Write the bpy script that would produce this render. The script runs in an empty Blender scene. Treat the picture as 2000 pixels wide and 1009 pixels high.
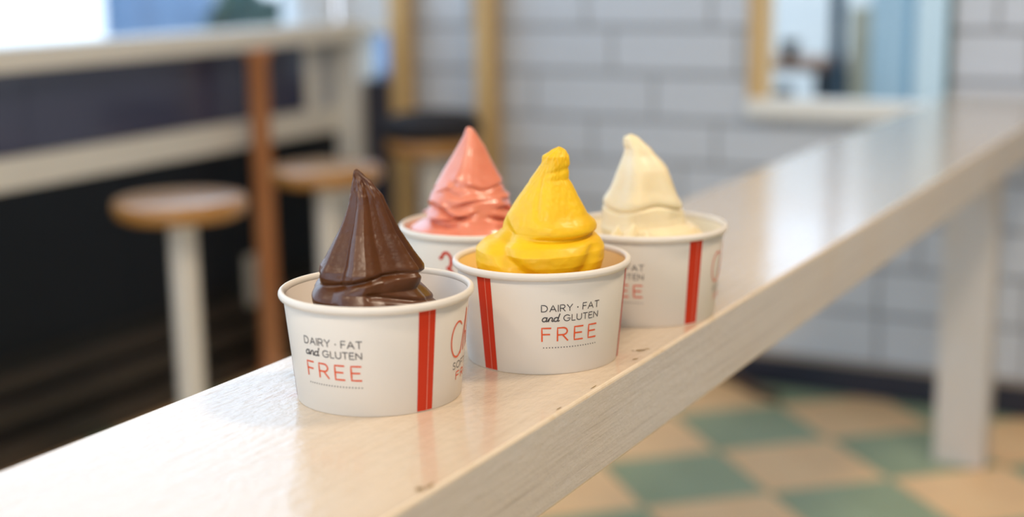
import bpy, bmesh, math, random
import numpy as np
from mathutils import Vector, Matrix, noise
random.seed(7)
SC = bpy.context.scene
COL = SC.collection
PI = math.pi

# ------------------------------------------------------------------ camera
ZB = 0.6343                       # height of the white bar's top
CAMP = Vector((0, 0, ZB + 0.2632))
F_PX, PITCH, ROLL, YAW = 2828.71, .202, -.0145, .4988
c, s = math.cos(YAW), math.sin(YAW)
r0 = Vector((c, s, 0)); hd = Vector((-s, c, 0)); zz = Vector((0, 0, 1))
FW = hd * math.cos(PITCH) - zz * math.sin(PITCH)
u0 = hd * math.sin(PITCH) + zz * math.cos(PITCH)
RT = math.cos(ROLL) * r0 + math.sin(ROLL) * u0
UP = -math.sin(ROLL) * r0 + math.cos(ROLL) * u0
cam = bpy.data.cameras.new('camera'); camo = bpy.data.objects.new('camera', cam); COL.objects.link(camo)
m = Matrix((RT, UP, -FW)).transposed().to_4x4(); m.translation = CAMP
camo.matrix_world = m
cam.sensor_width = 36; cam.sensor_fit = 'HORIZONTAL'; cam.lens = F_PX / 2000 * 36
cam.dof.use_dof = True; cam.dof.focus_distance = .915; cam.dof.aperture_fstop = 2.6; cam.dof.aperture_blades = 0
cam.clip_start = .02
SC.camera = camo
SC.view_settings.view_transform = 'Standard'; SC.view_settings.look = 'None'
SC.view_settings.gamma = 1; SC.view_settings.use_curve_mapping = False
SC.view_settings.exposure = 0.12

# ------------------------------------------------------------------ daylight
W = bpy.data.worlds.new('world'); SC.world = W; W.use_nodes = True
bg = W.node_tree.nodes['Background']; bg.inputs[0].default_value = (.72, .86, 1.08, 1); bg.inputs[1].default_value = 2.35
def sun():
    l = bpy.data.lights.new('sun', 'SUN'); l.energy = 4.0; l.angle = math.radians(2); l.color = (.96, .98, 1)
    o = bpy.data.objects.new('sun', l); COL.objects.link(o)
    o.rotation_euler = Vector((-.62, .22, -.75)).to_track_quat('-Z', 'Y').to_euler()
sun()

# room dimensions
XL, XR, YB, YF, ZC = -2.05, 1.7, 2.896, -2.2, 2.3    # left wall, right wall, tiled wall, wall behind camera, ceiling
LAMP_W = 17.0
LAMP_COL = (1, .81, .62)

# ------------------------------------------------------------------ materials
def mat(name, col, rough=.5, metal=0, spec=.5, sss=0, sssr=(1, .5, .3), sssc=.01, coat=0, coatr=.1, emit=None, es=1):
    M = bpy.data.materials.new(name); M.use_nodes = True
    b = M.node_tree.nodes['Principled BSDF']
    b.inputs['Base Color'].default_value = (*col, 1); b.inputs['Roughness'].default_value = rough
    b.inputs['Metallic'].default_value = metal; b.inputs['Specular IOR Level'].default_value = spec
    b.inputs['Subsurface Weight'].default_value = sss; b.inputs['Subsurface Radius'].default_value = sssr; b.inputs['Subsurface Scale'].default_value = sssc
    b.inputs['Coat Weight'].default_value = coat; b.inputs['Coat Roughness'].default_value = coatr
    if emit: b.inputs['Emission Color'].default_value = (*emit, 1); b.inputs['Emission Strength'].default_value = es
    return M
def nodes(M): return M.node_tree.nodes, M.node_tree.links, M.node_tree.nodes['Principled BSDF']
def tex_noise(M, scale=(1, 1, 1), nscale=5, detail=4, rough=.55, dist=0):
    n, l, b = nodes(M)
    tc = n.new('ShaderNodeTexCoord'); mp = n.new('ShaderNodeMapping'); mp.inputs['Scale'].default_value = scale
    t = n.new('ShaderNodeTexNoise'); t.inputs['Scale'].default_value = nscale; t.inputs['Detail'].default_value = detail
    t.inputs['Roughness'].default_value = rough; t.inputs['Distortion'].default_value = dist
    l.new(tc.outputs['Object'], mp.inputs[0]); l.new(mp.outputs[0], t.inputs['Vector'])
    return t.outputs['Fac']
def ramp(M, src, stops):
    n, l, b = nodes(M); r = n.new('ShaderNodeValToRGB')
    while len(r.color_ramp.elements) < len(stops): r.color_ramp.elements.new(.5)
    for e, (p, cc) in zip(r.color_ramp.elements, stops): e.position = p; e.color = (*cc, 1)
    l.new(src, r.inputs[0]); return r.outputs[0]
def vary(M, src, c1, c2, p0=.3, p1=.7):
    n, l, b = nodes(M); l.new(ramp(M, src, [(p0, c1), (p1, c2)]), b.inputs['Base Color'])
def bump(M, src, strength=.2, dist=.001):
    n, l, b = nodes(M); bp = n.new('ShaderNodeBump'); bp.inputs['Strength'].default_value = strength; bp.inputs['Distance'].default_value = dist
    if b.inputs['Normal'].is_linked: l.new(b.inputs['Normal'].links[0].from_socket, bp.inputs['Normal'])
    l.new(src, bp.inputs['Height']); l.new(bp.outputs[0], b.inputs['Normal'])

# white painted timber of the bar
PAINT = mat('painted_wood_top', (.8, .75, .69), .17, spec=.6, coat=.6, coatr=.11)
PSIDE = mat('painted_wood_cool_side', (.8, .75, .69), .4, spec=.4)  # grainy side paint, greyer than the top: cooler side light is in this colour
def _paint(M, k):
    n, l, b = nodes(M)
    streak = tex_noise(M, (60, 1.2, 90), 4, 6, .6)
    fine = tex_noise(M, (220, 6, 260), 3, 3, .6)
    blotch = tex_noise(M, (1, 1, 1), 9, 3, .5)
    c1 = ramp(M, streak, k)
    c2 = ramp(M, blotch, [(.35, (1, .95, .88)), (.62, (1, 1, 1))])
    mx = n.new('ShaderNodeMix'); mx.data_type = 'RGBA'; mx.blend_type = 'MULTIPLY'; mx.inputs['Factor'].default_value = .8
    l.new(c1, mx.inputs['A']); l.new(c2, mx.inputs['B']); l.new(mx.outputs['Result'], b.inputs['Base Color'])
    bump(M, streak, .35, .0006); bump(M, fine, .3, .0005); bump(M, tex_noise(M, (34, 16, 30), 5, 4, .6), .7, .0012)
_paint(PAINT, [(.22, (.60, .48, .345)), (.34, (.67, .545, .40)), (.55, (.71, .585, .44))])
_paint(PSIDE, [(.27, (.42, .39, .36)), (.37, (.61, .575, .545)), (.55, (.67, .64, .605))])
WORN = mat('worn_edge', (.74, .58, .40), .45)
vary(WORN, tex_noise(WORN, (4, 4, 4), 14, 6, .7), (.70, .55, .36), (.80, .68, .52), .3, .5)
CHIP = mat('bare_wood_chip', (.17, .09, .035), .8)
vary(CHIP, tex_noise(CHIP, (1, 1, 1), 300, 3), (.13, .075, .025), (.36, .25, .10))
PAPER = mat('white_paper', (.80, .745, .66), .42, spec=.35, sss=.0)
bump(PAPER, tex_noise(PAPER, (1, 1, 1), 900, 2), .06, .0002)
INNER = mat('cup_lining', (.82, .74, .63), .5, spec=.3)
RED = mat('red_ink', (.60, .035, .008), .42, spec=.3)
REDLINE = mat('seam_ink', (.86, .34, .24), .45)
ORANGE = mat('orange_red_ink', (.76, .10, .020), .5)
BLACK = mat('black_ink', (.05, .045, .05), .5)

def yog(name, ca, cb, sc, r, sssw=.35, rad=(1, .5, .25), sscale=.006, bs=.3, coat=.3, ns=420, bd=.0003):
    M = mat(name, ca, r, sss=sssw, sssr=rad, sssc=sscale, coat=coat, coatr=.18)
    vary(M, tex_noise(M, (1, 1, 1), sc, 4), ca, cb, .35, .65)
    bump(M, tex_noise(M, (1, 1, 1), ns, 3), bs, bd)
    return M
CHOC = yog('chocolate_yogurt', (.082, .0225, .003), (.108, .032, .005), 45, .30, .0, (1, .4, .2), .002, .35, .10, 2200, .0002)
CHOC.node_tree.nodes['Principled BSDF'].inputs['Specular IOR Level'].default_value = .5
PINK = yog('pink_yogurt', (.78, .235, .135), (.84, .29, .175), 40, .28, .35, (1, .4, .3), .005, .12, .5)
YELL = yog('yellow_yogurt', (.90, .52, .002), (.92, .57, .003), 50, .5, .3, (1, .6, .1), .005, .25, .05, 1500, .0002)
IVOR = yog('ivory_yogurt', (.85, .70, .42), (.90, .79, .53), 30, .46, .4, (1, .8, .5), .008, .1, .1)

GROUT = mat('grout', (.38, .375, .37), .9)
TILE = mat('white_wall_tile', (.63, .64, .655), .32, coat=.2)
vary(TILE, tex_noise(TILE, (1, 1, 1), 2.2, 3), (.59, .61, .64), (.65, .68, .725))
bump(TILE, tex_noise(TILE, (1, 1, 1), 30, 3), .15, .002)
TGREEN = mat('green_floor_tile', (.16, .32, .22), .38, coat=.15)
vary(TGREEN, tex_noise(TGREEN, (1, 1, 1), 12, 4), (.28, .35, .205), (.34, .42, .26))
TCREAM = mat('cream_floor_tile', (.72, .50, .28), .38, coat=.15)
vary(TCREAM, tex_noise(TCREAM, (1, 1, 1), 10, 4), (.88, .56, .28), (.94, .64, .34))
FBASE = mat('floor_joint', (.30, .30, .22), .8)
NAVY = mat('navy_skirting', (.018, .02, .035), .45)
DUST = mat('beige_bead', (.46, .37, .28), .7)
WHITE = mat('white_plaster', (.72, .72, .72), .7)
bump(WHITE, tex_noise(WHITE, (1, 1, 1), 20, 4), .2, .002)
BLUEB = mat('blueblack_panel', (.005, .009, .015), .5, spec=.3)
bump(BLUEB, tex_noise(BLUEB, (1, 1, 1), 12, 3), .1, .002)
GLOSSD = mat('glossy_dark_panel', (.065, .072, .13), .25, coat=.4)
KICK = mat('brown_kickboard', (.048, .036, .028), .4)
vary(KICK, tex_noise(KICK, (14, 1, 14), 5, 4), (.032, .025, .02), (.065, .050, .038))
CREAMP = mat('cream_paint', (.66, .60, .49), .5)
vary(CREAMP, tex_noise(CREAMP, (20, 2, 20), 4, 4), (.82, .79, .71), (.88, .85, .78))
COPPER = mat('copper_brown_post', (.42, .15, .06), .38, spec=.6)
vary(COPPER, tex_noise(COPPER, (10, 10, 1), 6, 3), (.55, .20, .07), (.66, .29, .12))
OAK = mat('oak_seat', (.50, .26, .07), .42, coat=1, coatr=.24)
vary(OAK, tex_noise(OAK, (4, 40, 4), 3, 5), (.40, .17, .032), (.52, .25, .06))
PINE = mat('pine_timber', (.68, .44, .18), .5)
vary(PINE, tex_noise(PINE, (20, 20, 1.2), 3, 4), (.60, .37, .14), (.72, .48, .21))
STEEL = mat('white_powder_coat', (.76, .71, .63), .35)
FABRIC = mat('black_cushion', (.012, .010, .013), .75)
bump(FABRIC, tex_noise(FABRIC, (1, 1, 1), 250, 2), .3, .001)
PLASTIC = mat('white_plastic', (.62, .58, .50), .4)
DKWOOD = mat('dark_wood', (.10, .06, .035), .5)
BROWN = mat('brown_table_wood', (.25, .12, .06), .45)
DARKG = mat('dark_green_metal', (.06, .11, .105), .5)
SLATE = mat('slate_blue_metal', (.03, .06, .085), .45)
KHAKI = mat('khaki_render', (.38, .36, .27), .8)
PALEB = mat('pale_blue_panel', (.42, .55, .61), .4)
MIDB = mat('mid_blue_panel', (.16, .33, .45), .4)
MINT = mat('mint_white_panel', (.70, .76, .74), .5)
BLK = mat('black_plastic', (.006, .007, .008), .5)
PAVE = mat('pavement', (.28, .27, .26), .85)
vary(PAVE, tex_noise(PAVE, (1, 1, 1), 3, 5), (.24, .235, .23), (.33, .32, .31))
SUNW = mat('white_render', (.88, .88, .88), .7)
HOARD = mat('blue_hoarding', (.07, .13, .24), .5)
vary(HOARD, tex_noise(HOARD, (1, 1, 1), 1.5, 2), (.055, .11, .20), (.12, .19, .31))
LEAF = mat('dark_leaf', (.012, .05, .05), .6)
vary(LEAF, tex_noise(LEAF, (1, 1, 1), 8, 3), (.006, .03, .035), (.03, .09, .07))
BLUEP = mat('bright_blue_plastic', (.07, .20, .42), .4)
LBLUE = mat('light_blue_plastic', (.30, .44, .66), .4)
LAMPM = mat('lamp_diffuser', (.9, .9, .9), .5, emit=(1, .86, .68), es=6)
GLASS = bpy.data.materials.new('window_glass'); GLASS.use_nodes = True
def _glass():
    n = GLASS.node_tree.nodes; l = GLASS.node_tree.links; n.clear()
    o = n.new('ShaderNodeOutputMaterial'); t = n.new('ShaderNodeBsdfTransparent'); t.inputs[0].default_value = (.93, .97, .98, 1)
    g = n.new('ShaderNodeBsdfGlossy'); g.inputs['Roughness'].default_value = .02
    lw = n.new('ShaderNodeLayerWeight'); lw.inputs[0].default_value = .5
    pw = n.new('ShaderNodeMath'); pw.operation = 'POWER'; pw.inputs[1].default_value = 4.5; l.new(lw.outputs['Facing'], pw.inputs[0])
    f = n.new('ShaderNodeMath'); f.operation = 'MULTIPLY_ADD'; f.inputs[1].default_value = .85; f.inputs[2].default_value = .04
    l.new(pw.outputs[0], f.inputs[0]); mx = n.new('ShaderNodeMixShader')
    l.new(f.outputs[0], mx.inputs[0]); l.new(t.outputs[0], mx.inputs[1]); l.new(g.outputs[0], mx.inputs[2]); l.new(mx.outputs[0], o.inputs[0])
_glass()

# ------------------------------------------------------------------ builders
def link(name, bm, mats, parent=None, smooth=False):
    me = bpy.data.meshes.new(name)
    bmesh.ops.recalc_face_normals(bm, faces=bm.faces)
    bm.to_mesh(me); bm.free()
    for M in (mats if isinstance(mats, (list, tuple)) else [mats]): me.materials.append(M)
    if smooth: me.polygons.foreach_set('use_smooth', [True] * len(me.polygons))
    o = bpy.data.objects.new(name, me); COL.objects.link(o)
    if parent: o.parent = parent
    return o
def thing(name, label, cat, loc=(0, 0, 0), group=None):
    o = bpy.data.objects.new(name, None); COL.objects.link(o); o.location = loc; o.empty_display_size = .05
    o['label'] = label; o['category'] = cat
    if group: o['group'] = group
    return o
def tag(o, label, cat, group=None):
    o['label'] = label; o['category'] = cat
    if group: o['group'] = group
    return o
def struct(o, label, cat='structure'):
    o['kind'] = 'structure'; o['label'] = label; o['category'] = cat
    return o
def box(bm, x0, x1, y0, y1, z0, z1, bev=0, seg=2, mi=0):
    r = bmesh.ops.create_cube(bm, size=1)
    vs = r['verts']
    for v in vs: v.co = Vector((x0 + (v.co.x + .5) * (x1 - x0), y0 + (v.co.y + .5) * (y1 - y0), z0 + (v.co.z + .5) * (z1 - z0)))
    es = list({e for v in vs for e in v.link_edges})
    fs = {f for v in vs for f in v.link_faces}
    for f in fs: f.material_index = mi
    if bev: bmesh.ops.bevel(bm, geom=es, offset=bev, segments=seg, profile=.5, affect='EDGES')
    return bm
def bx(x0, x1, y0, y1, z0, z1, bev=0, seg=2): return box(bmesh.new(), x0, x1, y0, y1, z0, z1, bev, seg)
def lathe(pts, n=64, bm=None, cx=0, cy=0):
    bm = bm or bmesh.new(); rings = []
    for r, z in pts:
        if r < 1e-6: rings.append([bm.verts.new((cx, cy, z))])
        else: rings.append([bm.verts.new((cx + r * math.cos(2 * PI * i / n), cy + r * math.sin(2 * PI * i / n), z)) for i in range(n)])
    for a, b in zip(rings, rings[1:]):
        for i in range(n):
            j = (i + 1) % n
            q = [a[0], b[j], b[i]] if len(a) == 1 else ([a[i], a[j], b[0]] if len(b) == 1 else [a[i], a[j], b[j], b[i]])
            bm.faces.new(q)
    return bm
def tube(pts, r, n=10, bm=None):
    bm = bm or bmesh.new(); P = [Vector(p) for p in pts]; rings = []
    for i, p in enumerate(P):
        t = (P[min(i + 1, len(P) - 1)] - P[max(i - 1, 0)]).normalized()
        a = t.cross(Vector((0, 0, 1)) if abs(t.z) < .9 else Vector((1, 0, 0))).normalized(); b = t.cross(a)
        rings.append([bm.verts.new(p + a * r * math.cos(2 * PI * k / n) + b * r * math.sin(2 * PI * k / n)) for k in range(n)])
    for A, B in zip(rings, rings[1:]):
        for k in range(n): bm.faces.new([A[k], A[(k + 1) % n], B[(k + 1) % n], B[k]])
    bm.faces.new(rings[0]); bm.faces.new(rings[-1][::-1])
    return bm

# ------------------------------------------------------------------ floor
fl = struct(link('floor', bx(XL - .1, XR + .1, YF - .1, YB + .1, -.08, -.004), FBASE), 'checkerboard floor of green and cream square tiles')
TS, TA, TO = .22805, .7566, Vector((-.8990, 2.4418, 0))
e1 = Vector((math.cos(TA), math.sin(TA), 0)) * TS; e2 = Vector((-math.sin(TA), math.cos(TA), 0)) * TS
def clip(poly, x0, x1, y0, y1):
    for ax, lim, sg in ((0, x0, 1), (0, x1, -1), (1, y0, 1), (1, y1, -1)):
        out = []
        for i in range(len(poly)):
            a, b = poly[i], poly[(i + 1) % len(poly)]
            da, db = (a[ax] - lim) * sg, (b[ax] - lim) * sg
            if da >= 0: out.append(a)
            if (da >= 0) != (db >= 0): out.append(a.lerp(b, da / (da - db)))
        poly = out
        if not poly: break
    return poly
def prism(bm, poly, z0, z1, ins=.0008):
    cen = sum(poly, Vector()) / len(poly)
    A = [bm.verts.new((p.x, p.y, z0)) for p in poly]; B = [bm.verts.new((p.x, p.y, z1 - ins)) for p in poly]
    Cc = [bm.verts.new((p.x + (cen.x - p.x) * ins * 8, p.y + (cen.y - p.y) * ins * 8, z1)) for p in poly]
    n = len(poly)
    for i in range(n):
        j = (i + 1) % n
        bm.faces.new([A[i], A[j], B[j], B[i]]); bm.faces.new([B[i], B[j], Cc[j], Cc[i]])
    bm.faces.new(Cc)
def floor_tiles():
    cells = []
    g = .006
    for i in range(-40, 40):
        for j in range(-40, 40):
            q = [TO + e1 * (i + a) + e2 * (j + b) for a, b in ((g, g), (1 - g, g), (1 - g, 1 - g), (g, 1 - g))]
            p = clip(q, XL, XR, YF, YB)
            if len(p) < 3: continue
            cen = sum(q, Vector()) / 4
            cells.append(((cen - Vector((-.6, 2.3, 0))).length, i, j, q, p, cen))
    cells.sort(key=lambda t: t[0])
    full = {}
    bms = [bmesh.new(), bmesh.new()]
    for k, (d, i, j, q, p, cen) in enumerate(cells):
        green = (i + j) % 2 == 0
        M = TGREEN if green else TCREAM
        if k < 240:
            whole = len(p) == 4 and all((a - b).length < 1e-6 for a, b in zip(p, q))
            if whole and green in full:
                o = bpy.data.objects.new('tile', full[green]); COL.objects.link(o); o.parent = fl
            else:
                bm = bmesh.new(); prism(bm, [v - cen for v in p], -.004, 0)
                o = link('tile', bm, M, fl)
                if whole: full[green] = o.data
            o.location = cen + Vector((0, 0, random.uniform(-.0004, .0)))
        else: prism(bms[green], p, -.004, 0)
    for b, M in zip(bms, (TCREAM, TGREEN)):
        o = link('far_tiles', b, M, fl); o['kind'] = 'stuff'
floor_tiles()

# ------------------------------------------------------------------ tiled back wall with an opening
HX0, HX1, HZ0, HZ1 = -1.007, -.598, .576, 1.35
XT = -1.868                                                     # left end of the tiled wall
def back_wall():
    bm = bmesh.new(); y0, y1 = YB + .008, YB + .035
    for a in ((XT, HX0, 0, ZC), (HX1, XR + .1, 0, ZC), (HX0, HX1, 0, HZ0), (HX0, HX1, HZ1, ZC)): box(bm, a[0], a[1], y0, y1, a[2], a[3])
    w = struct(link('wall_back', bm, GROUT), 'white tiled wall behind the bar')
    rows = [.0695, .1757, .2731, .3683, .4643, .558, .6563, .7546]
    while rows[-1] < ZC - .02: rows.append(min(rows[-1] + .0972, ZC))
    base = {0: -.722, 1: -.7257, 2: -.6465, 3: -.58, 4: -.79, 5: -1.2248, 6: -1.3229, 7: -1.3854}
    L, G = .29, .0045
    rr = random.Random(3)
    for k, (z0, z1) in enumerate(zip(rows, rows[1:])):
        if z0 > 1.03: break
        x = base.get(k, rr.uniform(-1, -.7))
        while x > XT: x -= L
        while x < XR:
            a, b = max(x + .003, XT + .002), min(x + L - .003, XR)
            x += L
            if b - a < .015: continue
            segs = [(a, b, z0 + G, z1 - G)]
            if z1 > HZ0 and z0 < HZ1 and b > HX0 and a < HX1:
                segs = []
                if a < HX0: segs.append((a, HX0, z0 + G, z1 - G))
                if b > HX1: segs.append((HX1, b, z0 + G, z1 - G))
                if z0 + G < HZ0 - .012: segs.append((max(a, HX0), min(b, HX1), z0 + G, HZ0))
                if z1 - G > HZ1 + .012: segs.append((max(a, HX0), min(b, HX1), HZ1, z1 - G))
            for sx0, sx1, sz0, sz1 in segs:
                if sx1 - sx0 < .012: continue
                cx = (sx0 + sx1) / 2; cz = (sz0 + sz1) / 2; hw = (sx1 - sx0) / 2; hh = (sz1 - sz0) / 2
                key = (round(hw, 3), round(hh, 3))
                yy = YB + rr.uniform(-.0006, .0006)
                if key in _tc: o = bpy.data.objects.new('tile', _tc[key]); COL.objects.link(o); o.parent = w
                else:
                    o = link('tile', bx(-hw, hw, 0, .009, -hh, hh, .0022, 1), TILE, w); _tc[key] = o.data
                o.location = (cx, yy, cz)
_tc = {}
back_wall()
def cladding():
    w = bpy.data.objects['wall_back']
    z = 1.045
    while z < ZC - .02:
        z1 = min(z + .15, ZC)
        for a, b in (((XT, HX0), (HX1, XR)) if z < HZ1 else ((XT, XR),)):
            link('cladding_board', bx(a + .001, b - .001, YB - .004, YB + .009, z + .001, z1 - .001, .002, 1), CLAD, w)
        z = z1
CLAD = mat('tan_cladding', (.50, .36, .22), .6)
vary(CLAD, tex_noise(CLAD, (1.5, 10, 20), 4, 4), (.46, .32, .19), (.55, .41, .26))
cladding()
struct(link('baseboard_back', bx(XT, XR, YB - .012, YB + .01, 0, .0625, .002), NAVY), 'low dark navy skirting below the white tiles')
struct(link('trim_1', bx(XT, XR, YB - .008, YB + .008, .0625, .0695, .002), DUST), 'thin beige bead on top of the navy skirting')

# wooden frame and glass of the opening
def back_window():
    w = thing('window_1', 'pine framed window opening in the white tiled wall beside the bar end', 'window'); w['kind'] = 'structure'
    fy0, fy1 = YB - .022, YB + .028
    o = link('jamb', bx(HX0, HX0 + .040, fy0, fy1, HZ0, HZ1, .003), PINE, w)
    o = link('jamb', bx(HX1 - .012, HX1, fy0 + .015, fy1, HZ0, HZ1, .002), DARKG, w); o['label'] = 'dark green right jamb'
    o = link('sill', bx(HX0, HX1 - .012, fy0 - .006, fy1, HZ0, HZ0 + .038, .003), CREAMP, w); o['label'] = 'cream painted sill'
    link('head', bx(HX0 + .04, HX1 - .012, fy0, fy1, HZ1 - .035, HZ1, .003), PINE, w)
    link('pane', bx(HX0 + .04, HX1 - .012, YB + .012, YB + .015, HZ0 + .038, HZ1 - .035), GLASS, w)
back_window()

# ------------------------------------------------------------------ left wall (windows over a worktop), corner strip
WY1, WZ0, WZ1 = 2.84, .738, 2.15
def left_wall():
    bm = bmesh.new(); x0, x1 = XL - .12, XL
    for a in ((YF - .1, WY1, 0, WZ0), (YF - .1, WY1, WZ1, ZC), (WY1, YB, 0, ZC), (YF - .1, YF + .25, WZ0, WZ1)): box(bm, x0, x1, a[0], a[1], a[2], a[3])
    w = struct(link('wall_left', bm, WHITE), 'window wall on the left, white above and black below the worktop')
    yy = YF
    k = 0
    for z0, z1, M in ((.565, .722, GLOSSD), (.200, .505, BLUEB)):
        y = YF
        while y < YB - .01:
            e = min(y + (.41 if M is GLOSSD else .62), 2.745 if M is GLOSSD and y < 2.745 else YB)
            o = link('panel', bx(XL, XL + .012, y + .001, e - .001, z0, z1, .0015, 1), M, w)
            o['label'] = 'glossy dark panel' if M is GLOSSD else 'matt blue black panel'
            y = e
            if M is GLOSSD and y > 2.744: break
    for z0, z1, p in ((.138, .168, .016), (.076, .118, .030), (.0, .052, .045)):
        o = link('kickboard', bx(XL, XL + p, YF, YB, z0, z1, .003), KICK, w); o['label'] = 'dark brown kickboard'
    o = link('backing', bx(XL, XL + .004, YF, YB, 0, .2), BLK, w)
    # pale jamb boards close to the corner, below the worktop
    link('jamb_board', bx(XL, XL + .014, 2.747, 2.800, .56, .722, .002), CREAMP, w)
    o = link('jamb_board', bx(XL, XL + .010, 2.802, 2.860, .56, .722, .002), PALEJ, w); o['label'] = 'pale blue grey jamb board'
    return w
TANW = mat('grey_plaster', (.34, .34, .35), .8)
PALEJ = mat('pale_grey_paint', (.50, .52, .56), .45)
wl = left_wall()
struct(link('trim_2', bx(XL, XL + .022, YF, YB, .505, .5645, .003), CREAMP), 'cream horizontal rail on the window wall below the worktop')
def left_window():
    w = thing('window_2', 'long window above the worktop on the left, bright daylight outside', 'window'); w['kind'] = 'structure'
    x0, x1 = XL - .08, XL - .04
    o = link('frame', bx(x0, x1, YF + .25, WY1, WZ0, WZ0 + .006), WHITE, w)
    link('frame', bx(x0, x1, YF + .25, WY1, WZ1 - .03, WZ1, .002), WHITE, w)
    for y in (WY1 - .02, 1.25, -.3, YF + .25): link('mullion', bx(x0, x1, y, y + .02, WZ0 + .006, WZ1 - .03, .002), WHITE, w)
    for a, b in ((YF + .27, -.3), (-.28, 1.25), (1.27, WY1 - .02)): link('pane', bx(x0 + .018, x0 + .022, a, b, WZ0 + .006, WZ1 - .03), GLASS, w)
left_window()
# strip of back wall between the corner and the pine frame: cream post, rail, glazed slot
def corner_strip():
    w = thing('window_3', 'narrow glazed slot between the cream corner post and the pine frame', 'window'); w['kind'] = 'structure'
    o = link('corner_post', bx(XL, -1.978, YB - .03, YB + .06, 0, .735, .004), CREAMP, w); o['label'] = 'cream square corner post'
    link('rail', bx(XL, XT, YB - .012, YB + .06, .735, .758, .003), CREAMP, w)
    link('upper_panel', bx(XL, XT, YB + .01, YB + .10, .758, ZC, .002), WHITE, w)
    link('lower_panel', bx(-1.978, XT, YB + .005, YB + .06, 0, .625, .002), DKPANEL, w)
    link('pane', bx(-1.978, XT, YB + .03, YB + .034, .625, .735), GLASS, w)
DKPANEL = mat('dark_slate_panel', (.045, .045, .065), .4)
corner_strip()

# other room surfaces (seen only from aside and in reflections)
struct(link('wall_right', bx(XR, XR + .1, YF - .1, YB + .1, 0, ZC), TANW), 'plain grey wall on the right side')
def front_wall():
    bm = bmesh.new()
    for a in ((XL, -1.6, 0, ZC), (1.4, XR, 0, ZC), (-1.6, 1.4, 2.1, ZC), (-1.6, 1.4, 0, .35)): box(bm, a[0], a[1], YF - .1, YF, a[2], a[3])
    struct(link('wall_front', bm, WHITE), 'white shopfront wall around the added window')
    w = thing('fill_window', 'unseen shopfront window added behind the camera for soft frontal daylight', 'window'); w['kind'] = 'structure'  # out of view, added to let in soft frontal fill light
    for x in (-1.6, -.62, .38, 1.37): link('mullion', bx(x, x + .03, YF - .07, YF - .03, .35, 2.1, .003), WHITE, w)
    for x in (-1.57, -.59, .41): link('pane', bx(x, x + .96, YF - .052, YF - .048, .35, 2.1), GLASS, w)
front_wall()
ce = struct(link('ceiling', bx(XL - .12, XR + .1, YF - .1, YB + .12, ZC, ZC + .1), WHITE), 'plain white ceiling')
def ceiling_lamp(x, y, label, e=1.0):
    t = thing('ceiling_light', label, 'lamp', (x, y, ZC), 'round ceiling lights')
    link('housing', lathe([(0, 0), (.17, 0), (.17, -.03), (.165, -.035)], 40), STEEL, t)
    link('diffuser', lathe([(.163, -.030), (.16, -.036), (0, -.038)], 40), LAMPM, t)
    l = bpy.data.lights.new('lamp', 'AREA'); l.shape = 'DISK'; l.size = .32; l.energy = LAMP_W * e; l.color = LAMP_COL
    o = bpy.data.objects.new('lamp_light', l); COL.objects.link(o); o.parent = t; o.location = (0, 0, -.045)
ceiling_lamp(.40, 1.35, 'round ceiling light nearest the tiled wall')
ceiling_lamp(.25, -.5, 'round ceiling light nearer the street, on the grey wall side')
ceiling_lamp(-1.1, -.5, 'round ceiling light nearer the street, on the window worktop side', .5)
# daylight portals
def portal(x, y, z, sx, sy, rot):
    l = bpy.data.lights.new('portal', 'AREA'); l.shape = 'RECTANGLE'; l.size = sx; l.size_y = sy; l.cycles.is_portal = True
    o = bpy.data.objects.new('window_portal', l); COL.objects.link(o); o.location = (x, y, z); o.rotation_euler = rot
portal(XL - .14, (YF + .25 + WY1) / 2, (WZ0 + WZ1) / 2, WZ1 - WZ0, WY1 - YF - .25, (0, -PI / 2, 0))
portal(-.1, YF - .12, 1.22, 3.0, 1.75, (PI / 2, 0, 0))

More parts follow.
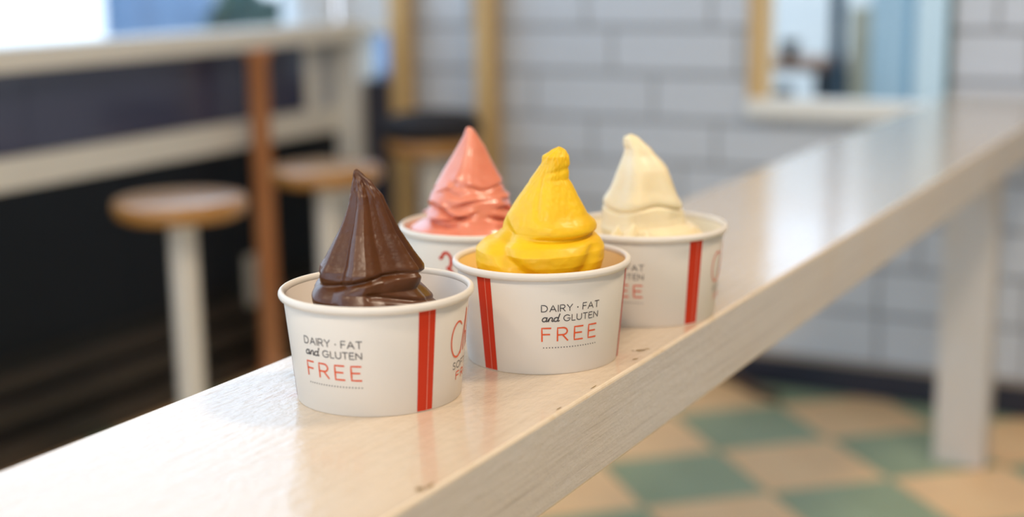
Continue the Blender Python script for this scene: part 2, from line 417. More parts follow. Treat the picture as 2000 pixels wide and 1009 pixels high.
# ------------------------------------------------------------------ white bar
EL, ER, TH = -.5962, -.3717, .057
def bar():
    t = thing('bar_counter', 'long white painted wooden bar rail running back to the tiled wall', 'counter')
    bm = bx(EL, ER, -.35, YB - .001, ZB - TH, ZB)
    edges = [e for e in bm.edges if abs((e.verts[0].co - e.verts[1].co).y) > 1]
    for i in range(1, 60):
        pass
    r = bmesh.ops.bevel(bm, geom=edges, offset=.0022, segments=3, profile=.5, affect='EDGES')
    for f in r['faces']: f.material_index = 1
    # cut along the length so the long edges can wander a little
    for k in range(1, 130):
        y = -.35 + k * .025
        bmesh.ops.bisect_plane(bm, geom=bm.verts[:] + bm.edges[:] + bm.faces[:], plane_co=(0, y, 0), plane_no=(0, 1, 0))
    for v in bm.verts:
        if v.co.z > ZB - .004 and v.co.x > ER - .004 and 0 < v.co.y < 2.8:
            d = noise.noise(Vector((v.co.y * 9, 1.3, 0))) * .0004 + max(0, noise.noise(Vector((v.co.y * 30, 7, 0)))) * -.0003
            v.co.x += d; v.co.z += d * .3
    bm.normal_update()
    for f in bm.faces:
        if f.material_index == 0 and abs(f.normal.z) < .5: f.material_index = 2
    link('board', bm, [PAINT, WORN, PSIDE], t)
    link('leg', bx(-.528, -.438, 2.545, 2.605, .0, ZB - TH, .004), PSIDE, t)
    def chip(x, y, rx, ry, ang, seed, z=ZB + .0002):
        bm = bmesh.new(); n = 22; vs = []
        for i in range(n):
            a = 2 * PI * i / n; rr = 1 + .75 * noise.noise(Vector((math.cos(a) * 1.7 + seed * 3.1, math.sin(a) * 1.7, seed)))
            px, py = rx * rr * math.cos(a), ry * rr * math.sin(a)
            vs.append(bm.verts.new((x + px * math.cos(ang) - py * math.sin(ang), y + px * math.sin(ang) + py * math.cos(ang), z)))
        c0 = bm.verts.new((x, y, z + .0002))
        for i in range(n): bm.faces.new([vs[i], vs[(i + 1) % n], c0])
        o = link('paint_chip', bm, CHIP, t); o['label'] = 'small brown chip in the white paint'
    chip(-.3842, .8875, .0034, .0016, .9, 1); chip(-.3815, .8935, .0022, .0010, .3, 2); chip(-.3885, .8850, .0010, .0006, .3, 5)
    chip(-.3785, .8660, .0026, .0009, 1.2, 3)
    chip(-.3783, .5925, .0023, .0030, 0, 4); chip(-.3762, .5995, .0010, .0050, .1, 6)
    chip(-.3755, .745, .0004, .0028, 0, 7); chip(-.3757, .795, .0004, .0035, 0, 8)
bar()

# ------------------------------------------------------------------ paper cups
CR, CRB, CH = .0598, .0510, .0688
def cone_r(z): return CRB + (.0574 - CRB) * z / .0655
def strokes_to_cup(parent, items, az0, width_rad, zbase, cap, thick, M, name='lettering', slant=0, off=.00018, xr=None):
    """items: polylines in letter units (cap height = 1); bent round the cup side"""
    xs = [p[0] for pl in items for p in pl]; x0, x1 = (min(xs), max(xs))
    if xr: x0, x1 = xr
    bm = bmesh.new()
    def P(x, y, n_off=0):
        z = zbase + y * cap
        R = cone_r(z) + off
        a = az0 + ((x + slant * y - x0) / (x1 - x0) - .5) * width_rad
        return Vector((R * math.cos(a), R * math.sin(a), z))
    for pl in items:
        # resample
        q = [Vector((p[0], p[1])) for p in pl]
        dense = [q[0]]
        for a, b in zip(q, q[1:]):
            n = max(1, int((b - a).length / .25))
            for k in range(1, n + 1): dense.append(a.lerp(b, k / n))
        pts = [P(v.x, v.y) for v in dense]
        L, Rr = [], []
        for i, p in enumerate(pts):
            t = (pts[min(i + 1, len(pts) - 1)] - pts[max(i - 1, 0)])
            if t.length < 1e-9: t = Vector((0, 0, 1e-3))
            t.normalize(); nrm = Vector((p.x, p.y, 0)).normalized(); sd = t.cross(nrm).normalized() * thick / 2
            if i == 0: p = p - t * thick * .3
            if i == len(pts) - 1: p = p + t * thick * .3
            L.append(bm.verts.new(p + sd)); Rr.append(bm.verts.new(p - sd))
        for i in range(len(pts) - 1): bm.faces.new([L[i], L[i + 1], Rr[i + 1], Rr[i]])
    o = link(name, bm, M, parent); return o
def arc(cx, cy, rx, ry, a0, a1, n=12):
    return [(cx + rx * math.cos(math.radians(a0 + (a1 - a0) * i / n)), cy + ry * math.sin(math.radians(a0 + (a1 - a0) * i / n))) for i in range(n + 1)]
GL = {
 'D': (.85, [[(0, 0), (0, 1), (.3, 1)] + arc(.3, .5, .48, .5, 90, -90) + [(0, 0)]]),
 'A': (.85, [[(0, 0), (.42, 1), (.84, 0)], [(.15, .34), (.69, .34)]]),
 'I': (.05, [[(.02, 0), (.02, 1)]]),
 'R': (.68, [[(0, 0), (0, 1), (.35, 1)] + arc(.35, .73, .27, .27, 90, -90) + [(0, .46)], [(.32, .46), (.66, 0)]]),
 'Y': (.75, [[(0, 1), (.37, .48), (.74, 1)], [(.37, .48), (.37, 0)]]),
 'F': (.55, [[(0, 0), (0, 1), (.55, 1)], [(0, .52), (.48, .52)]]),
 'T': (.7, [[(0, 1), (.7, 1)], [(.35, 1), (.35, 0)]]),
 'G': (.95, [arc(.48, .5, .48, .5, 42, 320, 18) + [(.95, .45), (.55, .45)]]),
 'L': (.5, [[(0, 1), (0, 0), (.5, 0)]]),
 'U': (.72, [[(0, 1), (0, .35)] + arc(.36, .35, .36, .35, 180, 360) + [(.72, 1)]]),
 'E': (.58, [[(.58, 1), (0, 1), (0, 0), (.58, 0)], [(0, .52), (.5, .52)]]),
 'N': (.75, [[(0, 0), (0, 1), (.75, 0), (.75, 1)]]),
 'S': (.55, [arc(.28, .74, .25, .26, 30, 270, 12) + arc(.28, .25, .27, .25, 90, -150, 12)]),
 'O': (1.0, [arc(.5, .5, .5, .5, 90, 450, 24)]),
 'V': (.8, [[(0, 1), (.4, 0), (.8, 1)]]),
 'C': (.9, [arc(.5, .5, .5, .5, 45, 315, 18)]),
 '.': (.1, [arc(.05, .45, .03, .05, 0, 360, 8)]),
 ' ': (.22, []),
}
def word(txt, gap=.2, x=0):
    out = []
    for ch in txt:
        w, pls = GL[ch]
        out += [[(px + x, py) for px, py in pl] for pl in pls]; x += w + gap
    return out, x - gap
DEG = math.radians
def script_and():
    # cursive "and", x-height .62
    a = [arc(.28, .31, .26, .31, 60, 400, 16), [(.52, .62), (.50, .12), (.58, 0), (.72, .10)]]
    n = [[(.72, .10), (.84, .6), (.82, 0)], arc(1.02, .36, .19, .25, 180, 0, 8) + [(1.20, .05), (1.30, 0), (1.42, .12)]]
    d = [arc(1.66, .30, .25, .30, 60, 400, 16), [(1.92, 1.12), (1.88, .12), (1.98, 0), (2.10, .12)]]
    return a + n + d
def make_cup(name_label, x, y, txt_az, group='paper cups standing on the bar', extra=None, inner=None):
    t = thing('paper_cup', name_label, 'cup', (x, y, ZB), group)
    # side wall: outer skin, floor set up from the base like a real paper cup
    o = link('sidewall', lathe([(CRB - .0022, .0035), (CRB - .0016, 0), (CRB - .0004, 0), (CRB, .0006), (.0574, .0655), (.0571, .0662)], 128), PAPER, t, True)
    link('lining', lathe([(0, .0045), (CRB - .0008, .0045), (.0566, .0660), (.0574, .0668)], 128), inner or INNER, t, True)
    ring = [(.0583 + .0021 * math.cos(a) * 1.0, .0662 + .0026 * math.sin(a)) for a in [2 * PI * k / 16 for k in range(17)]]
    o = link('rolled_rim', lathe(ring, 128), PAPER, t, True)
    f0 = math.atan2(-y, -x)
    az = f0 + DEG(txt_az)
    # bands
    for off in (-62, 62, 180):
        bm = bmesh.new(); n = 8; W = .0112; cells = 24
        for k in range(cells):
            za, zb = .0008 + .0640 * k / cells, .0008 + .0640 * (k + 1) / cells
            for i in range(n):
                q = []
                for zq, ii in ((za, i), (za, i + 1), (zb, i + 1), (zb, i)):
                    R = cone_r(zq) + .00012; a = az + DEG(off) + (ii / n - .5) * W / .054
                    q.append(bm.verts.new((R * math.cos(a), R * math.sin(a), zq)))
                bm.faces.new(q)
        bmesh.ops.remove_doubles(bm, verts=bm.verts, dist=1e-6)
        o = link('band', bm, RED, t); o['label'] = 'vertical red band'
        R0 = .0003
        o = strokes_to_cup(o, [[(0, 0), (0, 1)]], az + DEG(off + 1.2), .0, .0008, .064, .00035, REDLINE, 'band_seam', xr=(-1, 1), off=.0003)
    def line(txt, width, z, cap, th, M):
        pl, w = word(txt); return strokes_to_cup(t, pl, az, width, z, cap, th, M)
    pl, w = word('DAIRY . FAT', .24)
    strokes_to_cup(t, pl, az, DEG(42), .0431, .0043, .00056, BLACK)
    pl, w = word('GLUTEN', .24, 3.0)
    A = [[(px * 1.16 + py * .28 - .1, py * 1.12) for px, py in q] for q in script_and()]
    strokes_to_cup(t, pl, az + DEG(0), DEG(41), .0364, .0040, .00056, BLACK, xr=(0, w))
    strokes_to_cup(t, A, az, DEG(41),   .0364, .0040, .00072, BLACK, xr=(0, w))
    pl, w = word('FREE', .42)
    strokes_to_cup(t, pl, az - DEG(.6), DEG(40.5), .0231, .0088, .00100, ORANGE)
    dots = []
    for k in range(20):
        xx = k / 19
        dots.append(arc(xx * 20, .5, .16, .25, 0, 360, 6))
    bm = bmesh.new()
    for k in range(20):
        a = az + (k / 19 - .5) * DEG(39.5); R = cone_r(.0186) + .0002
        ct = Vector((R * math.cos(a), R * math.sin(a), .0186)); tn = Vector((-math.sin(a), math.cos(a), 0))
        vs = [bm.verts.new(ct + tn * .00040 * math.cos(j * PI / 4) + Vector((0, 0, .00040 * math.sin(j * PI / 4)))) for j in range(8)]
        bm.faces.new(vs)
    o = link('dotted_line', bm, BLACK, t)
    # script logo between two bands
    def logo(off):
        L = [arc(.62, .5, .55, .62, 50, 310, 20), [(1.0, -.05), (1.55, 1.45)] + [(1.62, 1.35), (1.35, .0)],
             [(1.36, .1)] + arc(1.62, .35, .18, .25, 160, 0, 8) + [(1.82, .02), (1.98, .15)], [(1.98, .15), (2.25, 1.4), (2.12, .1), (2.3, .02)],
             arc(2.62, .3, .25, .3, 0, 360, 14), [(3.0, .3)] + arc(3.2, .3, .22, .28, 0, 300, 12), [(3.55, 1.3), (3.5, 1.05)],
             [(3.6, .1)] + arc(3.75, .15, .14, .15, -150, 60, 8) + [(3.62, .42), (3.78, .6)]]
        strokes_to_cup(t, L, az + DEG(off), DEG(58), .0305, .0180, .0012, ORANGE, 'logo_lettering', xr=(0, 4))
        pl, w = word('SOFT SERVE', .3); strokes_to_cup(t, pl, az + DEG(off + 1), DEG(50), .0208, .0042, .00045, BLACK, 'logo_lettering')
        pl, w = word('FRUIT', .5); strokes_to_cup(t, pl, az + DEG(off + 1), DEG(40), .0135, .0048, .00070, ORANGE, 'logo_lettering')
    logo(112)
    if extra: extra(t, f0)
    return t
make_cup('white paper cup with chocolate swirl, at the front left of the four', -.4915, .7267, -31, inner=mat('cup_lining_choc', (.76, .68, .60), .5))  # lining tints hold colour bounced off each swirl along with melted yogurt
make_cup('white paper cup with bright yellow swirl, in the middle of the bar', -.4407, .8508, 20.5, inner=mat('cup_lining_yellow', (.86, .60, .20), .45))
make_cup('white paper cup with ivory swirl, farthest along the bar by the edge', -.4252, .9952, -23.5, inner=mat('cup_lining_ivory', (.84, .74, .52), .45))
def three(t, f0):
    L = [[(.02, .80)] + arc(.42, .72, .30, .28, 160, -80, 12) + [(.38, .45)] + arc(.42, .18, .36, .27, 80, -150, 14)]
    strokes_to_cup(t, L, f0 - DEG(25.0), DEG(10.5), .034, .0215, .0022, RED, 'red_numeral', off=.0004, xr=(0, .8))
    strokes_to_cup(t, [arc(.06, .80, .03, .02, 0, 360, 6)], f0 - DEG(25.0), DEG(10.5), .034, .0215, .0022, RED, 'red_numeral', off=.0004, xr=(0, .8))
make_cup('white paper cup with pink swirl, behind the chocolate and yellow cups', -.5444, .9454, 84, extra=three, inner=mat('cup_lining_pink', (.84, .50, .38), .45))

# ------------------------------------------------------------------ frozen yogurt swirls
def interp(tbl, z):
    if z >= tbl[0][0]: return tbl[0][1], tbl[0][2]
    for a, b in zip(tbl, tbl[1:]):
        if a[0] >= z >= b[0]:
            k = (a[0] - z) / max(1e-9, a[0] - b[0]); k = k
            return a[1] + (b[1] - a[1]) * k, a[2] + (b[2] - a[2]) * k
    return tbl[-1][1], tbl[-1][2]
def gauss(x, w): return math.exp(-(x / w) ** 2)
def swirl(x, y, prof, fn, M, label, nz=230, nt=300, depth=1.0, bot=.0455):
    base = prof[-1]
    tbl = prof + [(.050, base[1] * .97, base[2] * .97), (.03, max(base[1], -.046) * .93, min(base[2], .046) * .93), (.0055, -.036, .036)]
    f0 = math.atan2(-y, -x)
    top = tbl[0][0]
    bm = bmesh.new(); rings = []
    zs = []
    for i in range(nz + 1):
        q = i / nz
        if q < .92: zs.append(top - (top - .05) * (q / .92))
        else: zs.append(.05 - (.05 - .0055) * (q - .92) / .08)
    fx, fy = Vector((math.cos(f0), math.sin(f0), 0)), Vector((-math.sin(f0), math.cos(f0), 0))   # towards viewer, viewer's right
    for zi, z in enumerate(zs):
        l, r = interp(tbl, z); cxx = (l + r) / 2; hw = (r - l) / 2
        ring = []
        for k in range(nt):
            th = 2 * PI * k / nt                       # 0 towards the camera, +90 to its right
            lim = .0552 if z > .0455 else .050
            rr = hw * fn(z, th, hw)
            p = fx * (rr * math.cos(th) * depth) + fy * (cxx + rr * math.sin(th))
            d = p.length
            if z < .0655:
                mxr = CRB + (.0566 - CRB) * z / .066 - .0012
                if d > mxr: p *= mxr / d
            ring.append(bm.verts.new((p.x, p.y, z + fn.dz(z, th) if hasattr(fn, 'dz') else z)))
        rings.append(ring)
    for a, b in zip(rings, rings[1:]):
        for k in range(nt): bm.faces.new([a[k], a[(k + 1) % nt], b[(k + 1) % nt], b[k]])
    tl, tr = interp(tbl, top)
    cap = bm.verts.new(fy * ((tl + tr) / 2) + Vector((0, 0, top + .0008)))
    for k in range(nt): bm.faces.new([rings[0][(k + 1) % nt], rings[0][k], cap])
    cb = bm.verts.new((0, 0, .0055))
    for k in range(nt): bm.faces.new([rings[-1][k], rings[-1][(k + 1) % nt], cb])
    o = link('frozen_yogurt_swirl', bm, M, None, True); o.location = (x, y, ZB)
    tag(o, label, 'frozen yogurt', 'soft serve swirls in the cups')
    return o, fx, fy
def nz3(z, th, fr, seed, zs=1.0):
    return noise.noise(Vector((math.cos(th) * fr * .025, math.sin(th) * fr * .025, z * fr * zs + seed)))
PCH = [(0.1407, -0.011, -0.0085), (0.1388, -0.0117, -0.0067), (0.1346, -0.0121, -0.0022), (0.1254, -0.014, 0.0049), (0.1184, -0.0155, 0.0075), (0.1102, -0.0186, 0.011), (0.1032, -0.0217, 0.0139), (0.0946, -0.0263, 0.019), (0.0913, -0.028, 0.0208), (0.0852, -0.0311, 0.0247), (0.081, -0.034, 0.0274), (0.0775, -0.0351, 0.0283), (0.0733, -0.035, 0.0266), (0.0695, -0.0373, 0.0252), (0.0636, -0.0401, 0.0314), (0.06, -0.0389, 0.0351), (0.0573, -0.0366, 0.036)]
PYE = [(0.1418, 0.0107, 0.0141), (0.1398, 0.0066, 0.0171), (0.1363, 0.0018, 0.0188), (0.1312, 0.0004, 0.0195), (0.1257, -0.0034, 0.0191), (0.1213, -0.0066, 0.0187), (0.1185, -0.008, 0.0207), (0.1102, -0.0139, 0.0248), (0.1033, -0.0184, 0.0285), (0.0981, -0.022, 0.0309), (0.0928, -0.0248, 0.0343), (0.0876, -0.0266, 0.0364), (0.0831, -0.0318, 0.0367), (0.0803, -0.0388, 0.0388), (0.0754, -0.0441, 0.0412), (0.0683, -0.0449, 0.0422), (0.0634, -0.0446, 0.0408), (0.0577, -0.0427, 0.0387)]
PPI = [(0.1411, -0.0071, -0.0033), (0.1384, -0.0083, -0.001), (0.1353, -0.0092, 0.0009), (0.1263, -0.014, 0.0061), (0.1213, -0.0168, 0.008), (0.1127, -0.0221, 0.0121), (0.1037, -0.0277, 0.017), (0.097, -0.0318, 0.0188), (0.0931, -0.0338, 0.0192), (0.0899, -0.0354, 0.0238), (0.084, -0.0368, 0.0249), (0.0773, -0.0393, 0.0255), (0.0722, -0.0406, 0.029), (0.0663, -0.0474, 0.033), (0.0615, -0.0506, 0.036), (0.0576, -0.05, 0.037)]
PWH = [(0.1353, -0.0149, -0.0104), (0.1334, -0.018, -0.0065), (0.1288, -0.018, -0.0016), (0.1249, -0.0168, 0.003), (0.1203, -0.0176, 0.0065), (0.1149, -0.0195, 0.0122), (0.1098, -0.0214, 0.0165), (0.1017, -0.0245, 0.0196), (0.0959, -0.0268, 0.0215), (0.0881, -0.0306, 0.0243), (0.0822, -0.0322, 0.0266), (0.0744, -0.0334, 0.0282), (0.0697, -0.0345, 0.0298), (0.0665, -0.0353, 0.0375), (0.0606, -0.0346, 0.0437), (0.0571, -0.0326, 0.046)]
def sm(a, b, v):
    t = min(1, max(0, (v - a) / (b - a))); return t * t * (3 - 2 * t)
CHP = [(-180, .90), (-160, 1.0), (-138, .86), (-115, 1.0), (-92, .90), (-66, 1.0), (-44, .84), (-27, .965), (-22, .985), (-8, .975), (-4, .955), (14, .84), (34, .87), (54, .99), (60, 1.0), (72, .85), (92, 1.0), (118, .86), (140, 1.0), (160, .88), (180, .90)]
def star(th):
    d = math.degrees(th); d = (d + 180) % 360 - 180
    for a, b in zip(CHP, CHP[1:]):
        if a[0] <= d <= b[0]:
            k = (d - a[0]) / (b[0] - a[0]); k = k * .45 + .55 * k * k * (3 - 2 * k)
            return a[1] + (b[1] - a[1]) * k
    return .9
def f_choc(z, th, hw):
    up = sm(.068, .084, z) * (1 - .7 * sm(.130, .139, z))
    tw = .05 * noise.noise(Vector((z * 30, 0, 2))) + (z - .1) * 1.5
    st = 1.75 * (star(th + tw) - 1) + 1.09
    r = 1 + (st - 1) * (.35 + .65 * up)
    cz = .0755 + .0035 * math.sin(th * 2 + .4) + .004 * nz3(0, th, 30, 3)
    r -= .10 * gauss(z - cz, .0018) * (.7 + .5 * nz3(0, th, 60, 9))
    r += .05 * gauss(z - cz + .006, .005)
    cz2 = .064 + .005 * math.sin(th * 1.5 + 2.0)
    r -= .05 * gauss(z - cz2, .0015)
    r += .07 * nz3(z, th, 34, 1) * (1 - sm(.070, .085, z)) + (.00010 / max(hw, .003)) * nz3(z, th, 700, 4)
    r += (.0009 / max(hw, .003)) * nz3(z, th, 260, 14) * sm(.115, .135, z)
    return r
def f_yel(z, th, hw):
    up = sm(.088, .102, z)
    lob = .5 + .5 * math.cos(5 * (th + .12 + 1.2 * (z - .1)))
    r = 1 + up * .09 * (lob - .45) * (1 - .4 * sm(.125, .14, z))
    sag = math.cos(th - .25)
    cz = .0865 - .0035 * sag + .004 * nz3(0, th, 22, 5)
    fr = .10 + .90 * sm(-.55, -.05, math.sin(th)) 
    r -= .11 * fr * gauss(z - cz, .0020)
    r += .06 * fr * gauss(z - cz - .006, .005) + .03 * fr * gauss(z - cz + .008, .006)
    v = th + .95 - 34 * (.085 - z)                      # slanting valley between the left lobe and the front one
    v = (v + PI) % (2 * PI) - PI
    r -= .13 * gauss(v, .20) * sm(.055, .060, z) * (1 - sm(.086, .098, z))
    v = (th - .95 + 20 * (.075 - z) + PI) % (2 * PI) - PI
    r -= .07 * gauss(v, .16) * (1 - sm(.076, .084, z))
    r -= .07 * gauss(z - .1265 - .002 * math.sin(th), .0018) * sm(.0, .6, math.cos(th - .9))
    dt = (th + .38 + PI) % (2 * PI) - PI
    r -= .07 * gauss(dt + (z - .11) * 9, .09) * sm(.094, .104, z) * (1 - sm(.126, .132, z))
    r += .028 * nz3(z, th, 40, 2) + (.00025 / max(hw, .003)) * nz3(z, th, 330, 6) + (.0010 / max(hw, .003)) * nz3(z, th, 220, 8) * sm(.128, .136, z)
    return r
def f_pink(z, th, hw):
    r = 1 + sm(.097, .11, z) * .06 * math.cos(4 * th + .6 - 30 * (z - .1)) * (1 - .5 * sm(.125, .138, z))
    dn = 1 - sm(.096, .106, z)
    for z0, tl, ph, wd, a in ((.0975, .0030, .6, .0013, .07), (.0915, .0055, 2.4, .0016, .12), (.0860, .0045, .1, .0012, .09), (.0805, .0060, 3.4, .0015, .12), (.0745, .0045, 1.2, .0013, .10), (.0690, .0055, 2.6, .0015, .11), (.0640, .003, 4, .0013, .07)):
        cz = z0 + tl * math.sin(th + ph) + .007 * nz3(0, th, 38, z0 * 900)
        mod = min(1.3, max(0, .45 + 2.2 * nz3(0, th, 48, z0 * 500)))
        r -= a * mod * gauss(z - cz, wd) - .045 * mod * gauss(z - cz - .0030, .0025)
    r += .06 * nz3(z, th, 70, 12, 1.0) * (.3 + dn)
    dt = (th + .50 + PI) % (2 * PI) - PI
    r -= .11 * gauss(dt, .12) * gauss(z - .1005, .0030) - .04 * gauss(dt, .14) * gauss(z - .106, .003)
    return r
def f_wh(z, th, hw):
    lob = .5 - .5 * math.cos(5.0 * (th + .22) + 12 * (z - .1))
    amp = .11 * sm(.070, .092, z) * (1 - .4 * sm(.125, .135, z)) + .04
    r = 1 + amp * .35 - amp * lob
    cz = .0825 + .0016 * math.sin(th * 3 + .5) + .002 * nz3(0, th, 40, 2)
    r -= .075 * (.5 + .8 * abs(math.sin(th * 1.5 + .3))) * gauss(z - cz, .0012)
    r += .03 * gauss(z - cz - .005, .004) + .045 * nz3(z, th, 42, 5)
    v = (th - .95 + PI) % (2 * PI) - PI
    r -= .07 * gauss(v, .2) * gauss(z - .075, .006)
    return r
swirl(-.4915, .7267, PCH, f_choc, CHOC, 'dark brown chocolate soft serve swirl with sharp ridges and a thin tip')
swirl(-.4407, .8508, PYE, f_yel, YELL, 'bright yellow soft serve swirl with a blunt lumpy tip')
swirl(-.5444, .9454, PPI, f_pink, PINK, 'salmon pink soft serve swirl with wrinkled folds at its base')
wo, fx, fy = swirl(-.4252, .9952, PWH, f_wh, IVOR, 'ivory white soft serve swirl with a tip curling to the left')
for dx, h, rr in ((-.024, .0120, .0055), (-.013, .0135, .0070), (.000, .0085, .006)):
    bm = lathe([(rr * 1.2, 0), (rr * .8, h * .35), (rr * .35, h * .8), (rr * .1, h), (0, h * 1.03)], 20)
    for v in bm.verts: v.co.x += .25 * v.co.z * (1 if dx < -.01 else -.6); v.co += Vector((nz3(v.co.z, dx * 90, 300, 1) * .0008, 0, 0))
    o = link('peak', bm, IVOR, wo, True); p = fx * .036 + fy * dx; o.location = (p.x, p.y, .0610); o['label'] = 'small pointed peak at the foot of the swirl'

# ------------------------------------------------------------------ window worktop and its post
def worktop():
    t = thing('window_worktop', 'cream worktop along the window with a round copper brown post below', 'counter')
    link('top', bx(XL, -1.95, YF, YB - .035, .723, .765, .003), CREAMP, t)
    o = link('post', lathe([(0, 0), (.035, 0), (.035, .012), (.0245, .016), (.0235, .05), (.0215, .705), (.030, .709), (.030, .723), (0, .723)], 40, None, 0, 0), COPPER, t, True)
    o.location = (-1.966, 2.483, 0); o['label'] = 'round copper brown wooden post'
worktop()
def socket():
    t = thing('wall_socket', 'small white socket plate low on the black wall behind the copper brown post', 'socket', (XL + .012, 2.515, .205))
    pl = link('plate', bx(0, .006, -.0225, .0225, -.058, .058, .003), PLASTIC, t)
    for z in (-.025, .025): link('outlet', bx(.006, .0075, -.013, .013, z - .015, z + .015, .0006, 1), PLASTIC, pl)
socket()

# ------------------------------------------------------------------ stools
def stool(x, y, top, dia, label):
    t = thing('bar_stool', label, 'stool', (x, y, 0), 'round wooden stools at the window worktop')
    r = dia / 2
    link('seat', lathe([(0, top - .034), (r * .86, top - .034), (r * .96, top - .028), (r, top - .018), (r, top - .008), (r - .003, top - .002), (r - .009, top), (0, top)], 64), OAK, t, True)
    link('seat_plate', lathe([(0, top - .040), (r * .5, top - .040), (r * .5, top - .034), (0, top - .034)], 32), STEEL, t)
    link('leg', lathe([(.0235, .012), (.0235, top - .040)], 32), STEEL, t, True)
    link('base_plate', lathe([(0, 0), (.12, 0), (.12, .008), (.03, .014), (0, .014)], 48), STEEL, t, True)
    return t
stool(-1.5906, 1.7924, .53, .218, 'round oak stool with white leg nearest the camera, glare on its seat')
stool(-1.5904, 2.198, .53, .211, 'round oak stool with white leg between the copper post and the cushioned stool')
stool(-1.630, 2.640, .53, .200, 'oak stool with a black cushion on its seat, near the pine posts')
cu = link('stool_cushion', lathe([(0, .0), (.088, .0), (.102, .007), (.108, .020), (.107, .034), (.098, .046), (.07, .053), (.03, .055), (0, .054)], 64), FABRIC, None, True)
cu.location = (-1.630, 2.640, .53); tag(cu, 'round black fabric cushion lying on the farthest stool', 'cushion')

# ------------------------------------------------------------------ pine frame against the tiled wall
def pine():
    t = thing('pine_frame', 'tall pale pine frame of two posts standing against the tiled wall', 'frame')
    for x in (-1.863, -1.636):
        link('post', bx(x, x + .044, YB - .058, YB - .014, 0, 1.9, .003), PINE, t)
    link('crossbar', bx(-1.819, -1.636, YB - .054, YB - .018, 1.84, 1.9, .003), PINE, t)
    link('crossbar', bx(-1.819, -1.636, YB - .054, YB - .018, 1.2, 1.24, .003), PINE, t)
pine()

def cable():
    pts = []
    for i in range(13):
        k = i / 12; pts.append((-1.04 + .145 * k, 2.872 - .10 * k + .006 * math.sin(k * 7), .011))
    o = link('floor_cable', tube(pts, .011, 10), DKWOOD, None, True); tag(o, 'short dark brown cable end on the floor tiles by the navy skirting', 'cable')
cable()

# ------------------------------------------------------------------ outside, left window
struct(link('ground', bx(-14, XL - .14, -8, 14, -.12, -.06), PAVE), 'pale pavement outside the window')
o = link('low_wall', bx(-5.25, -5.0, 1.0, 5.19, -.06, 1.0, .02), SUNW); tag(o, 'sunlit white wall outside the left window', 'wall')
def hoard():
    t = thing('hoarding', 'blue boarded fence outside between the white wall and the shrub', 'fence', (-5.6, 5.2, -.06))
    for k in range(5): link('board', bx(0, .03, k * .30 + .003, (k + 1) * .30 - .003, 0, 1.02, .004, 1), HOARD, t)
    link('rail', bx(-.03, 0, 0, 1.5, .3, .36), HOARD, t); link('rail', bx(-.03, 0, 0, 1.5, .9, .96), HOARD, t)
hoard()
def shrub(x, y, h, w, label, seed):
    bm = bmesh.new(); rr = random.Random(seed)
    for k in range(2600):
        a = rr.uniform(0, 2 * PI); q = rr.random() ** .5; zz_ = rr.uniform(.05, 1)
        R = w * (1 - .35 * zz_ ** 3) * q
        p = Vector((R * .6 * math.cos(a), R * math.sin(a), zz_ * h)); n = Vector((rr.uniform(-1, 1), rr.uniform(-1, 1), rr.uniform(-.3, 1))).normalized()
        u = n.orthogonal().normalized(); v = n.cross(u); sc = rr.uniform(.03, .06)
        bm.faces.new([bm.verts.new(p + u * sc), bm.verts.new(p + v * sc * .5), bm.verts.new(p - u * sc), bm.verts.new(p - v * sc * .5)])
    t = thing('shrub', label, 'shrub', (x, y, -.06))
    o = link('foliage', bm, LEAF, t); o['kind'] = 'stuff'
    link('stem', lathe([(0, 0), (.02, 0), (.012, h * .6), (0, h * .6)], 10), DKWOOD, t)
shrub(-5.0, 6.36, .775, .46, 'dark green shrub outside behind the window corner', 1)
shrub(-5.9, 7.30, 1.1, .16, 'taller narrow dark shrub outside behind the low shrub', 2)
o = link('garden_wall', bx(-8.4, -8.2, 4.5, 13, -.06, 1.9, .02), SUNW); tag(o, 'bright white garden wall far outside behind the shrubs', 'wall')

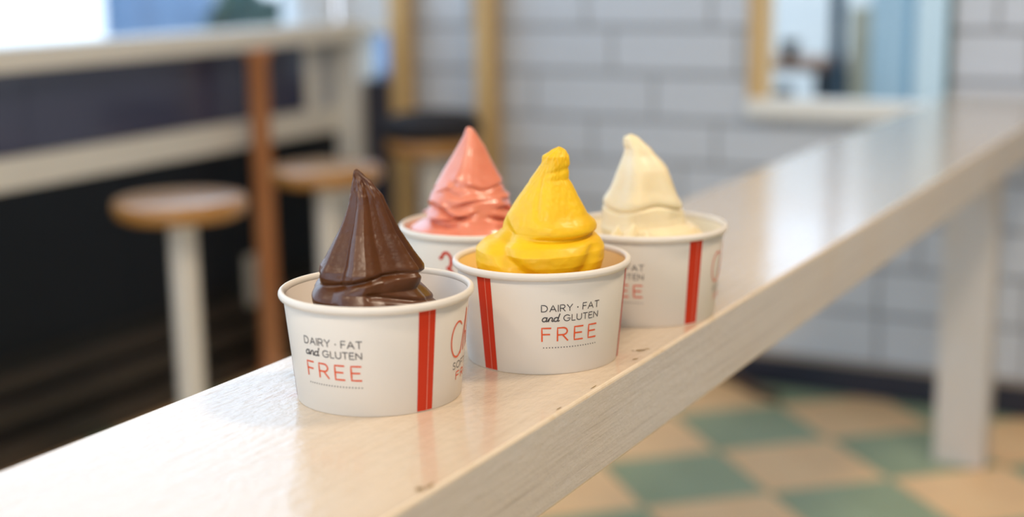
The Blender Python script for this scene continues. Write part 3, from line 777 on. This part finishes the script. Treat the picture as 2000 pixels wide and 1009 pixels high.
# outside, slot by the corner
def barrel():
    t = thing('plastic_bin', 'blue plastic bin outside behind the narrow glazed slot', 'bin', (-2.13, 3.25, -.06))
    link('body', bx(-.16, .16, -.13, .13, 0, .675, .02), BLUEP, t); link('lid', bx(-.17, .17, -.14, .14, .68, .80, .015), LBLUE, t)
barrel()

# ------------------------------------------------------------------ yard behind the pine framed opening
struct(link('terrace', bx(-1.95, XR, YB + .13, 8, -.12, -.06), PAVE), 'terrace paving behind the tiled wall')
def yard():
    o = link('white_screen', bx(-1.75, -1.03, 4.05, 4.09, -.06, 1.12, .006), MINTW); tag(o, 'white screen in the yard seen through the pine framed opening', 'screen')
    t = thing('yard_table', 'brown wooden table in the yard behind the opening', 'table', (-1.13, 3.62, -.06))
    link('tabletop', bx(-.20, .110, -.10, .15, .680, .705, .004), BROWN, t)
    for sx in (-.17, .085):
        for sy in (-.08, .12): link('leg', bx(sx - .015, sx + .015, sy - .015, sy + .015, 0, .680, .002), BLK, t)
    o = link('flower_pot', lathe([(0, 0), (.016, 0), (.022, .040), (.025, .040), (.025, .050), (0, .050)], 24), BLK, None, True); o.location = (-1.135, 3.560, .645); tag(o, 'small black pot on the brown yard table', 'pot')
    o = link('yard_bollard', lathe([(0, 0), (.024, 0), (.024, .64), (.020, .655), (0, .662)], 24), BLK, None, True); o.location = (-1.088, 3.37, -.06); tag(o, 'black bollard in the yard just behind the opening', 'bollard')
    o = link('yard_post', bx(-1.012, -.980, 3.48, 3.51, -.06, 2.0, .003), SLATE); tag(o, 'dark slate metal post in the yard behind the opening', 'post')
    o = link('yard_pillar', bx(-1.002, -.953, 3.62, 3.70, -.06, .775, .003), KHAKI); tag(o, 'khaki rendered pillar beside the slate post', 'pillar')
    t = thing('folding_screen', 'folding screen of pale blue and mint panels in the yard', 'screen', (-.950, 3.62, -.06))
    x = 0
    for w_, M, l_ in ((.050, PALEB, 'pale blue panel'), (.040, PALEB, 'pale blue panel'), (.020, MIDB, 'mid blue strip'), (.115, MINT, 'mint white panel')):
        q = link('panel', bx(x, x + w_ - .001, 0, .025, 0, 1.36, .002), M, t); q['label'] = l_; x += w_
MINTW = mat('white_screen_paint', (.78, .78, .75), .6)
yard()
